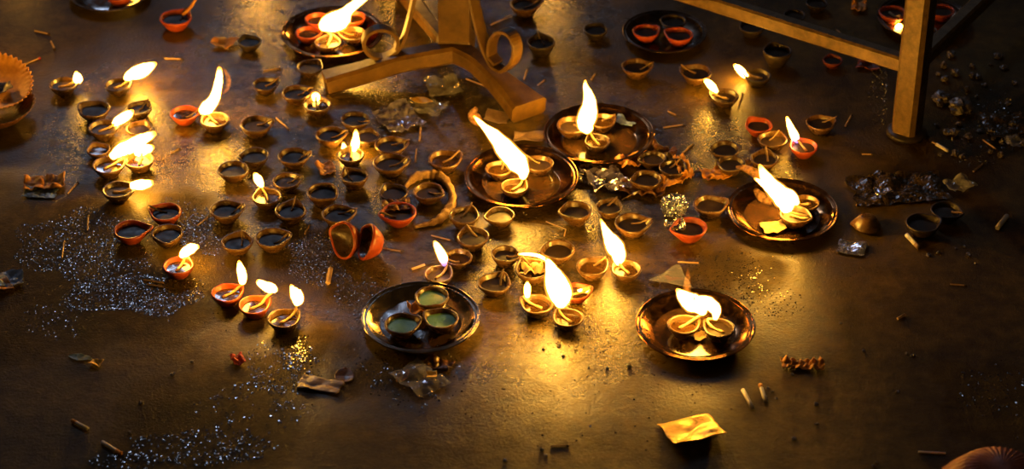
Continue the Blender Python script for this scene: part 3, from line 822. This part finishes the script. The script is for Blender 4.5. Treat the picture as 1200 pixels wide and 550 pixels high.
scrap(790, 324, 52, 24, -15, 0.010, 'clear', 'plastic_wrapper', 'clear pointed plastic sheet behind the bushy flame plate', 'wrapper', 29, shape='tri')
scrap(998, 292, 32, 15, -15, 0.006, 'foil', 'foil_wrapper', 'flat silver foil wrapper on the open floor beyond the plate', 'wrapper', 30, freq=1.4)
scrap(10, 330, 34, 18, 10, 0.010, 'blue', 'plastic_wrapper', 'blue crumpled wrapper lying by itself on the grainy floor', 'wrapper', 31, freq=1.5)
scrap(4, 336, 18, 12, 30, 0.006, 'leaf', 'leaf_scrap', 'orange scrap stuck to the blue crumpled wrapper', 'scrap', 32, base=0.004)
scrap(52, 218, 48, 16, 8, 0.016, 'leaf', 'paper_packet', 'torn tan packet on the bare floor with a ragged edge', 'packet', 33, freq=2.2)
scrap(48, 227, 40, 12, -4, 0.006, 'blue', 'plastic_scrap', 'bluish plastic strip under the torn tan packet', 'wrapper', 34, freq=2)
scrap(811, 509, 64, 30, 18, 0.007, 'gold', 'packet', 'flat bright yellow packet on the near dark floor', 'packet', 35, freq=1.5, tilt=0.009)
scrap(941, 430, 50, 9, -6, 0.012, 'leaf', 'peel_strip', 'curled orange peel strip on the open dark floor', 'peel', 36, freq=2.5)
scrap(375, 452, 52, 14, -15, 0.004, 'pink', 'leaf_scrap', 'tan soggy scrap on the wet floor in front of the slanting lit row', 'scrap', 37, freq=1.6)
scrap(404, 441, 22, 14, 10, 0.006, 'darkleaf', 'leaf', 'round brown leaf beside the tan soggy scrap', 'leaf', 38, shape='round')
scrap(492, 447, 44, 34, 40, 0.012, 'clear', 'plastic_wrapper', 'clear wet wrapper lying in front of the silver-black plate', 'wrapper', 39, freq=1.8)
scrap(472, 442, 26, 8, 62, 0.005, 'leaf', 'peel_strip', 'orange sliver along the edge of the clear wet wrapper', 'peel', 40, shape='leaf', base=0.003)
scrap(515, 428, 30, 12, -20, 0.008, 'darkleaf', 'leaf_scrap', 'brown scrap tucked by the front rim of the silver-black plate', 'scrap', 41, freq=2)
scrap(506, 441, 12, 7, 0, 0.004, 'gold', 'petal', 'yellow petal stuck on the clear wet wrapper', 'petal', 42, base=0.010)
scrap(94, 420, 30, 7, -14, 0.004, 'greenleaf', 'leaf', 'thin green leaf strip on the empty near floor', 'leaf', 43, shape='leaf')
scrap(113, 427, 14, 7, -20, 0.006, 'gold', 'petal', 'yellow petal at the end of the thin green leaf strip', 'petal', 44)
scrap(279, 424, 14, 11, 20, 0.012, 'petal', 'petal', 'single red crumpled petal below the slanting lit row', 'petal', 45, freq=2)
scrap(264, 53, 34, 14, 10, 0.014, 'leaf', 'leaf', 'curled orange leaf scrap beside the small black lamp', 'leaf', 46, shape='leaf')
scrap(382, 200, 20, 14, 20, 0.010, 'leaf', 'cotton_scrap', 'small golden cotton tuft between the unlit lamps', 'scrap', 47, freq=2)
scrap(786, 214, 44, 16, 40, 0.022, 'leaf', 'dry_leaf', 'crumpled yellow-brown dry leaf propped on the dark lamp', 'leaf', 48, freq=1.8)
scrap(738, 194, 28, 14, 20, 0.020, 'leaf', 'dry_leaf', 'crumpled golden leaf under the rim of the upright flame plate', 'leaf', 49, freq=2)
scrap(752, 226, 52, 14, -12, 0.016, 'darkleaf', 'dry_leaf', 'long brown curled leaf in front of the orange-walled lamp', 'leaf', 50, freq=2.2)
scrap(776, 184, 30, 14, -20, 0.020, 'darkleaf', 'dry_leaf', 'brown leaf curling up beyond the dark lamps', 'leaf', 51, freq=1.8)
scrap(800, 202, 16, 26, 10, 0.026, 'leaf', 'dry_leaf', 'upright crisp leaf at the outer end of the leaf heap', 'leaf', 52, freq=2)
scrap(838, 206, 34, 14, 15, 0.012, 'leaf', 'leaf_scrap', 'shredded orange scrap in front of the flat dark lamp', 'scrap', 53, freq=2.4)
scrap(870, 196, 26, 12, -15, 0.010, 'darkleaf', 'leaf_scrap', 'wilted brown shred beside the dark lamp with an orange scrap', 'scrap', 54, freq=2.4)
scrap(790, 268, 26, 10, 10, 0.014, 'foil', 'foil_scrap', 'dull foil shred spilling from the red lamp', 'wrapper', 55, freq=2.4, base=0.012)
scrap(463, 243, 34, 12, 5, 0.012, 'darkleaf', 'leaf_scrap', 'burnt shred clogging the red lamp inside the cloth bend', 'scrap', 56, freq=2.4, base=0.016)
scrap(625, 317, 26, 12, 10, 0.012, 'wick', 'cotton_scrap', 'heap of cotton glowing inside the lamp beside the cluster', 'scrap', 57, freq=2.2, base=0.014)
scrap(1052, 224, 110, 34, 8, 0.014, 'bag', 'plastic_bag', 'large brown wet plastic sheet crumpled beyond the lone black pair', 'plastic bag', 58, freq=2.6, nx=34, ny=18)
scrap(1124, 220, 30, 16, 20, 0.012, 'clear', 'plastic_scrap', 'clear plastic scrap on the brown wet sheet', 'wrapper', 59, freq=2, base=0.006)
scrap(1035, 226, 20, 7, 15, 0.006, 'foil', 'foil_scrap', 'thin silver shred on the brown wet sheet', 'wrapper', 60, base=0.02)
scrap(1178, 150, 52, 30, 10, 0.018, 'bag', 'plastic_bag', 'dark glossy bag at the edge of the rubble', 'plastic bag', 61, freq=2.2, nx=24, ny=16)
scrap(1192, 168, 26, 12, 20, 0.010, 'clear', 'plastic_scrap', 'pale clear shred beside the dark glossy bag', 'wrapper', 62, freq=2)
scrap(1017, 78, 26, 12, -10, 0.010, 'dullred', 'petal', 'dark red flower shred under the bench rail', 'petal', 63, freq=2)
scrap(1006, 10, 16, 12, -10, 0.016, 'leaf', 'petal', 'orange blossom lump beyond the bench rail', 'petal', 64, freq=2)
scrap(640, 300, 20, 5, -30, 0.004, 'bag', 'plastic_scrap', 'dark sliver beside the cracked lamp', 'scrap', 65)

# silver crumpled ball
c = G(790, 243, 0.018)
bm = bmesh.new()
bmesh.ops.create_icosphere(bm, subdivisions=5, radius=0.0245)
for v in bm.verts:
    d = v.co.normalized()
    k = 1 - 0.55 * abs(noise.noise(d * 2.6)) - 0.28 * abs(noise.noise(d * 6.5 + Vector((3, 1, 0)))) + 0.12 * noise.noise(d * 13)
    v.co = v.co * k
    v.co.z *= 0.85
lo = min(v.co.z for v in bm.verts)
me = bpy.data.meshes.new('foil_ball'); bm.to_mesh(me); bm.free()
me.materials.append(M['foil'])
o = bpy.data.objects.new('foil_ball', me); C.objects.link(o); o.location = (c.x, c.y, -lo + 0.0005)
tag(o, 'silver crumpled foil ball in front of the dry leaves', 'foil')

# match sticks and cigarette ends ---------------------------------------------
def stick(x, y, adeg, ln, w=2.2, m='wood', name='matchstick', label='thin pale matchstick lying loose on the dark wet floor', cat='matchstick', group='loose matchsticks on the floor', head=True, base=0.0, tipmat='char', lift=0.0):
    a = math.radians(adeg)
    p0 = G(x - math.cos(a) * ln / 2, y + math.sin(a) * ln / 2, base)
    p1 = G(x + math.cos(a) * ln / 2, y - math.sin(a) * ln / 2, base)
    r = w * mpp(p0) * 0.5
    p0.z = p1.z = base + r + 0.0003
    p1.z += lift
    mid = p0.lerp(p1, 0.5)
    t = thing(name, Vector((mid.x, mid.y, base)), label, cat, group)
    vs, fs, _ = tube([p0, p0.lerp(p1, 0.33), p0.lerp(p1, 0.66), p1], [r] * 4, 4 if m == 'wood' else 12)
    me_obj('stem' if m == 'wood' else 'paper_tube', vs, fs, M[m], t, smooth=(m != 'wood'))
    if head:
        d = (p1 - p0).normalized()
        if m == 'wood':
            q = [p1 - d * r * 1.2, p1, p1 + d * r * 1.2, p1 + d * r * 1.8]
            vs, fs, _ = tube(q, [r * 0.9, r * 1.5, r * 1.2, r * 0.3], 8)
            me_obj('head', vs, fs, M[tipmat], t)
        else:
            vs, fs, _ = tube([p1 - d * ln * 0.3 * mpp(p0), p1 - d * ln * 0.1 * mpp(p0), p1 + d * r * 0.2], [r * 1.06] * 3, 12)
            me_obj('filter', vs, fs, M[tipmat], t)
    return t
MS = [(49, 39, -12, 17), (62, 54, -65, 10), (203, 70, -2, 20), (103, 262, 88, 18), (74, 293, 82, 20), (85, 222, 48, 18), (318, 83, 10, 20), (331, 146, -42, 20),
      (238, 260, 38, 16), (360, 270, 62, 12), (492, 158, 86, 16), (487, 183, 84, 16), (616, 88, 70, 12), (634, 98, 38, 10), (695, 91, 55, 8),
      (788, 134, -25, 12), (789, 149, 8, 24), (804, 177, 42, 20), (820, 201, 6, 14), (994, 143, 60, 14), (1016, 182, 0, 12), (1146, 198, 38, 14), (1008, 236, 55, 16),
      (1162, 145, -62, 12), (1160, 171, -35, 20), (517, 280, -14, 24), (460, 294, -10, 22), (205, 178, 30, 12), (560, 193, 0, 9),
      (1100, 172, -30, 18), (985, 40, -40, 12), (735, 232, 30, 14), (868, 118, 70, 14), (1122, 335, -4, 18), (655, 524, 2, 20)]
for (x, y, a, l) in MS:
    stick(x, y, a, l)
stick(38, 73, 22, 18, label='matchstick with an orange tip sticking out beside the scalloped leaf bowl', group=None, tipmat='petal')
stick(563, 100, -21, 36, 2.0, label='long thin stick lying across the floor beside the stand leg', group=None, head=False, name='wood_stick', cat='stick')
stick(490, 315, 20, 16, 4.0, label='short thick golden stick beside the blue-based flame lamp', group=None, head=False, name='wood_stick', cat='stick')
stick(807, 309, -3, 26, 2.4, label='straight stick along the top edge of the clear pointed plastic', group=None, name='wood_stick', cat='stick', base=0.008)
stick(386, 326, 80, 18, 6.0, label='stubby pale wood chip standing out on the grainy floor', group=None, head=False, name='wood_chip', cat='chip')
stick(180, 331, -9, 24, 2.6, label='upper of the two pink sticks lying side by side near the red lit lamp', group=None, head=False, name='incense_stick', cat='stick', m='wood')
stick(182, 336, -9, 20, 2.4, label='lower of the two pink sticks lying side by side near the red lit lamp', group=None, head=False, name='incense_stick', cat='stick', m='wood')
stick(1092, 532, -3, 32, 2.6, m='paper', label='long white paper stick on the near dark floor by the pleated bowl', group=None, head=False, name='paper_stick', cat='stick')
stick(876, 470, -62, 24, 5.0, m='paper', label='longer of the two white cigarette ends lying side by side', group=None, head=False, name='cigarette_end', cat='cigarette end')
stick(894, 463, 108, 20, 5.0, m='paper', label='shorter orange-tipped one of the two cigarette ends lying side by side', group=None, name='cigarette_end', cat='cigarette end', tipmat='leaf')
stick(94, 500, 152, 20, 4.5, m='paper', label='cigarette end with tan filter on the empty near floor', group=None, name='cigarette_end', cat='cigarette end', tipmat='leaf')
stick(131, 527, -32, 26, 4.5, m='paper', label='cigarette end nearest the bluish sparkling grit', group=None, name='cigarette_end', cat='cigarette end', tipmat='leaf')
stick(1069, 285, -46, 20, 5.5, m='paper', label='cigarette end just below the lone black lamp pair', group=None, name='cigarette_end', cat='cigarette end', tipmat='pink')
stick(1174, 263, 52, 18, 6.0, m='paper', label='grey cigarette end alone on the far dark floor', group=None, head=False, name='cigarette_end', cat='cigarette end')
stick(1104, 175, -30, 16, 4.0, m='paper', label='white paper stub just below the bench foot', group=None, head=False, name='paper_stick', cat='stick')
stick(1056, 373, 30, 10, 4.0, label='tiny pale seed husk on the empty dark floor', group=None, head=False, name='seed_husk', cat='husk')
# twig leaning from the orange lamp
c = G(222, 18, 0.02)
path = [c + Vector((-0.012, 0, 0.0)), c + Vector((0.004, 0.004, 0.016)), c + Vector((0.016, 0.01, 0.034))]
vs, fs, _ = tube(path, [0.003, 0.0032, 0.0022], 8)
o = me_obj('twig', vs, fs, M['leaf'], origin=c); tag(o, 'golden twig leaning out of the bright orange lamp', 'twig')
# bent wire
path = [G(640, 260, 0.002), G(652, 265, 0.003), G(663, 269, 0.002), G(661, 277, 0.002)]
vs, fs, _ = tube(path, [0.0011] * 4, 6)
o = me_obj('wire', vs, fs, M['wood'], origin=path[1].copy()); tag(o, 'thin bent wire on the floor beyond the cracked lamp', 'wire')
# thin stick behind the stand
path = [G(575, 29, 0.004), G(600, 18, 0.004)]
vs, fs, _ = tube(path, [0.0016] * 2, 6)
o = me_obj('wood_stick', vs, fs, M['wood'], origin=path[0].copy()); tag(o, 'thin stick on the floor behind the stand scroll', 'stick')

# stones ---------------------------------------------------------------------
def stone(x, y, w, label, group=None, seed=0, flat=0.6):
    c = G(x, y, 0.0)
    r = 0.5 * w * mpp(c)
    bm = bmesh.new()
    bmesh.ops.create_icosphere(bm, subdivisions=3, radius=r)
    for v in bm.verts:
        d = v.co.normalized()
        k = 1 + 0.6 * noise.noise(d * 1.5 + Vector((seed, 0, 0))) + 0.25 * noise.noise(d * 3.5 + Vector((0, seed, 0)))
        v.co *= k
        v.co.z *= flat
    lo = min(v.co.z for v in bm.verts)
    me = bpy.data.meshes.new('stone'); bm.to_mesh(me); bm.free()
    me.materials.append(M['stone'])
    o = bpy.data.objects.new('stone', me); C.objects.link(o); o.location = (c.x, c.y, -lo * 0.85)
    tag(o, label, 'stone', group)
stone(1124, 131, 26, 'larger pale grey stone in the rubble beside the bench leg', None, 1)
stone(1104, 120, 20, 'darker grey stone just beyond the larger pale one in the rubble', None, 2)
rs = random.Random(5)
for k in range(46):
    x = rs.uniform(1098, 1200); y = rs.uniform(60, 190)
    if abs(x - 1124) < 18 and abs(y - 131) < 14: continue
    stone(x, y, rs.uniform(4, 10), 'small wet pebble in the dark rubble beside the bench leg', 'pebbles in the rubble', 10 + k, rs.uniform(0.5, 0.8))
rs = random.Random(8)
for (x, y) in [(1130, 290), (1135, 300), (1120, 292), (1100, 297), (1143, 310), (985, 380), (1088, 300), (1062, 415), (1070, 418), (1052, 460), (957, 498), (1024, 547), (1027, 543),
               (930, 515), (1192, 514), (905, 460), (900, 455), (910, 468), (928, 440), (956, 475), (1012, 412), (690, 432), (712, 432), (737, 430), (637, 410), (655, 406), (660, 418),
               (592, 541), (640, 535), (635, 528), (225, 425), (202, 440), (165, 473), (152, 508), (168, 513)]:
    stone(x, y, rs.uniform(3, 6), 'tiny crumb of debris scattered on the near dark floor', 'crumbs on the near floor', 100 + x, 0.6)

# wet grit: nobody could count it -------------------------------------------------
rg = random.Random(11)
tv = [Vector(v) for v in ((1, 0, 0), (0.5, 0.87, 0), (-0.5, 0.87, 0), (-1, 0, 0), (-0.5, -0.87, 0), (0.5, -0.87, 0))]
vs, fs = [], []
def grain(x, y, r):
    p = G(x, y)
    k = len(vs)
    a = rg.uniform(0, PI)
    ca, sa = math.cos(a), math.sin(a)
    s1, s2 = rg.uniform(0.7, 1.4), rg.uniform(0.7, 1.4)
    tx, ty = rg.gauss(0, 0.07), rg.gauss(0, 0.07)
    for rr, z in ((1.0, -0.1), (0.78, 0.5)):
        for q in tv:
            vx, vy = q.x * rr * s1 * r, q.y * rr * s2 * r
            vx, vy = ca * vx - sa * vy, sa * vx + ca * vy
            vs.append(Vector((p.x + vx, p.y + vy, z * r + (tx * vx + ty * vy if z > 0 else 0))))
    for i in range(6):
        j = (i + 1) % 6
        fs.append((k + i, k + j, k + 6 + j, k + 6 + i))
    fs.append(tuple(k + 6 + i for i in range(6)))
for (x, y, rx, ry, n, s) in [(100, 290, 110, 55, 2600, 0.8), (160, 345, 95, 35, 2400, 0.8), (60, 375, 60, 30, 250, 0.8), (215, 262, 55, 35, 700, 0.7), (375, 305, 60, 40, 1900, 0.7), (425, 335, 50, 50, 1500, 0.7), (240, 275, 40, 30, 900, 0.7),
                             (235, 525, 110, 30, 420, 1.2), (150, 540, 60, 14, 120, 1.2), (335, 430, 60, 55, 420, 1.1), (300, 480, 90, 40, 160, 1.2), (345, 415, 25, 25, 200, 1.0), (480, 440, 90, 50, 260, 1.2), (855, 325, 60, 45, 650, 0.9), (900, 355, 60, 25, 150, 0.9),
                             (830, 140, 24, 30, 350, 0.8), (930, 195, 12, 25, 160, 0.8), (690, 270, 12, 35, 160, 0.8), (660, 395, 80, 35, 260, 0.9), (1150, 145, 70, 60, 700, 1.0), (1030, 110, 18, 50, 380, 0.9),
                             (1165, 460, 60, 50, 160, 1.2), (700, 480, 200, 60, 60, 1.2), (400, 280, 380, 200, 900, 0.7), (850, 240, 300, 200, 500, 0.7), (430, 190, 200, 110, 1300, 0.9), (680, 240, 180, 110, 700, 0.9), (500, 100, 120, 40, 400, 1.0)]:
    for _ in range(n):
        a = rg.uniform(0, 2 * PI); q = math.sqrt(rg.random()) * (0.75 + 0.35 * noise.noise(Vector((math.cos(a) * 1.5, math.sin(a) * 1.5, x))))
        grain(x + rx * q * math.cos(a), y + ry * q * math.sin(a), rg.uniform(0.0006, 0.0014) * s)
o = me_obj('grit', vs, fs, M['grit'], smooth=False)
tag(o, 'wet grit glinting in patches over the dark floor', 'grit', kind='stuff')

# ------------------------------------------------------------------ floor
o = me_obj('floor', [(-6, 0.2, 0), (6, 0.2, 0), (6, 12, 0), (-6, 12, 0)], [(0, 1, 2, 3)], M['floor'], smooth=False)
tag(o, 'dark wet oily stone floor', 'floor', kind='structure')

# ------------------------------------------------------------------ night world and added lights
def area(name, loc, target, size, power, col):
    d = bpy.data.lights.new(name, 'AREA')
    d.shape = 'RECTANGLE'; d.size, d.size_y = size; d.energy = power; d.color = col
    o = bpy.data.objects.new(name, d); C.objects.link(o)
    o.location = loc
    o.rotation_euler = (Vector(target) - Vector(loc)).to_track_quat('-Z', 'Y').to_euler()
for (x, y, e, zl) in ((100, 285, 11.0, 4.0), (170, 350, 12.0, 4.2), (250, 525, 11.0, 4.0), (400, 300, 3.5, 4.2), (1175, 480, 3.0, 3.6)):   # added unseen lamps, each placed so a grit patch mirrors it
    p = G(x, y)
    tgt = Vector((p.x, p.y, 0)) * (1 + zl / H)
    area('added_glint_lamp', (tgt.x, tgt.y, zl), p, (0.22, 0.16), e, (0.58, 0.72, 1.0))
def point(name, loc, power, rad):
    d = bpy.data.lights.new(name, 'POINT')
    d.energy = power; d.color = (1.0, 0.44, 0.055); d.shadow_soft_size = rad
    o = bpy.data.objects.new(name, d); C.objects.link(o); o.location = loc
for (x, y, e) in ((300, -45, 0.9), (470, -70, 0.9), (640, -45, 0.7), (20, -40, 0.4)):      # added bare lights standing for burning lamps past the edge of what is seen
    p = G(x, y); point('added_warm_light', (p.x, p.y, 0.06), e, 0.012)
p = G(-34, 98)
point('added_warm_light', (p.x, p.y, 0.10), 1.0, 0.012)  # added unseen light that brightens the orange leaf bowl
w = bpy.data.worlds.new('night'); scene.world = w; w.use_nodes = True
bg = w.node_tree.nodes['Background']
bg.inputs['Color'].default_value = (1.0, 0.58, 0.22, 1)
bg.inputs['Strength'].default_value = 0.025

scene.view_settings.view_transform = 'Standard'
scene.view_settings.look = 'None'
scene.view_settings.gamma = 1.0
scene.view_settings.use_curve_mapping = False
scene.view_settings.exposure = 0.0
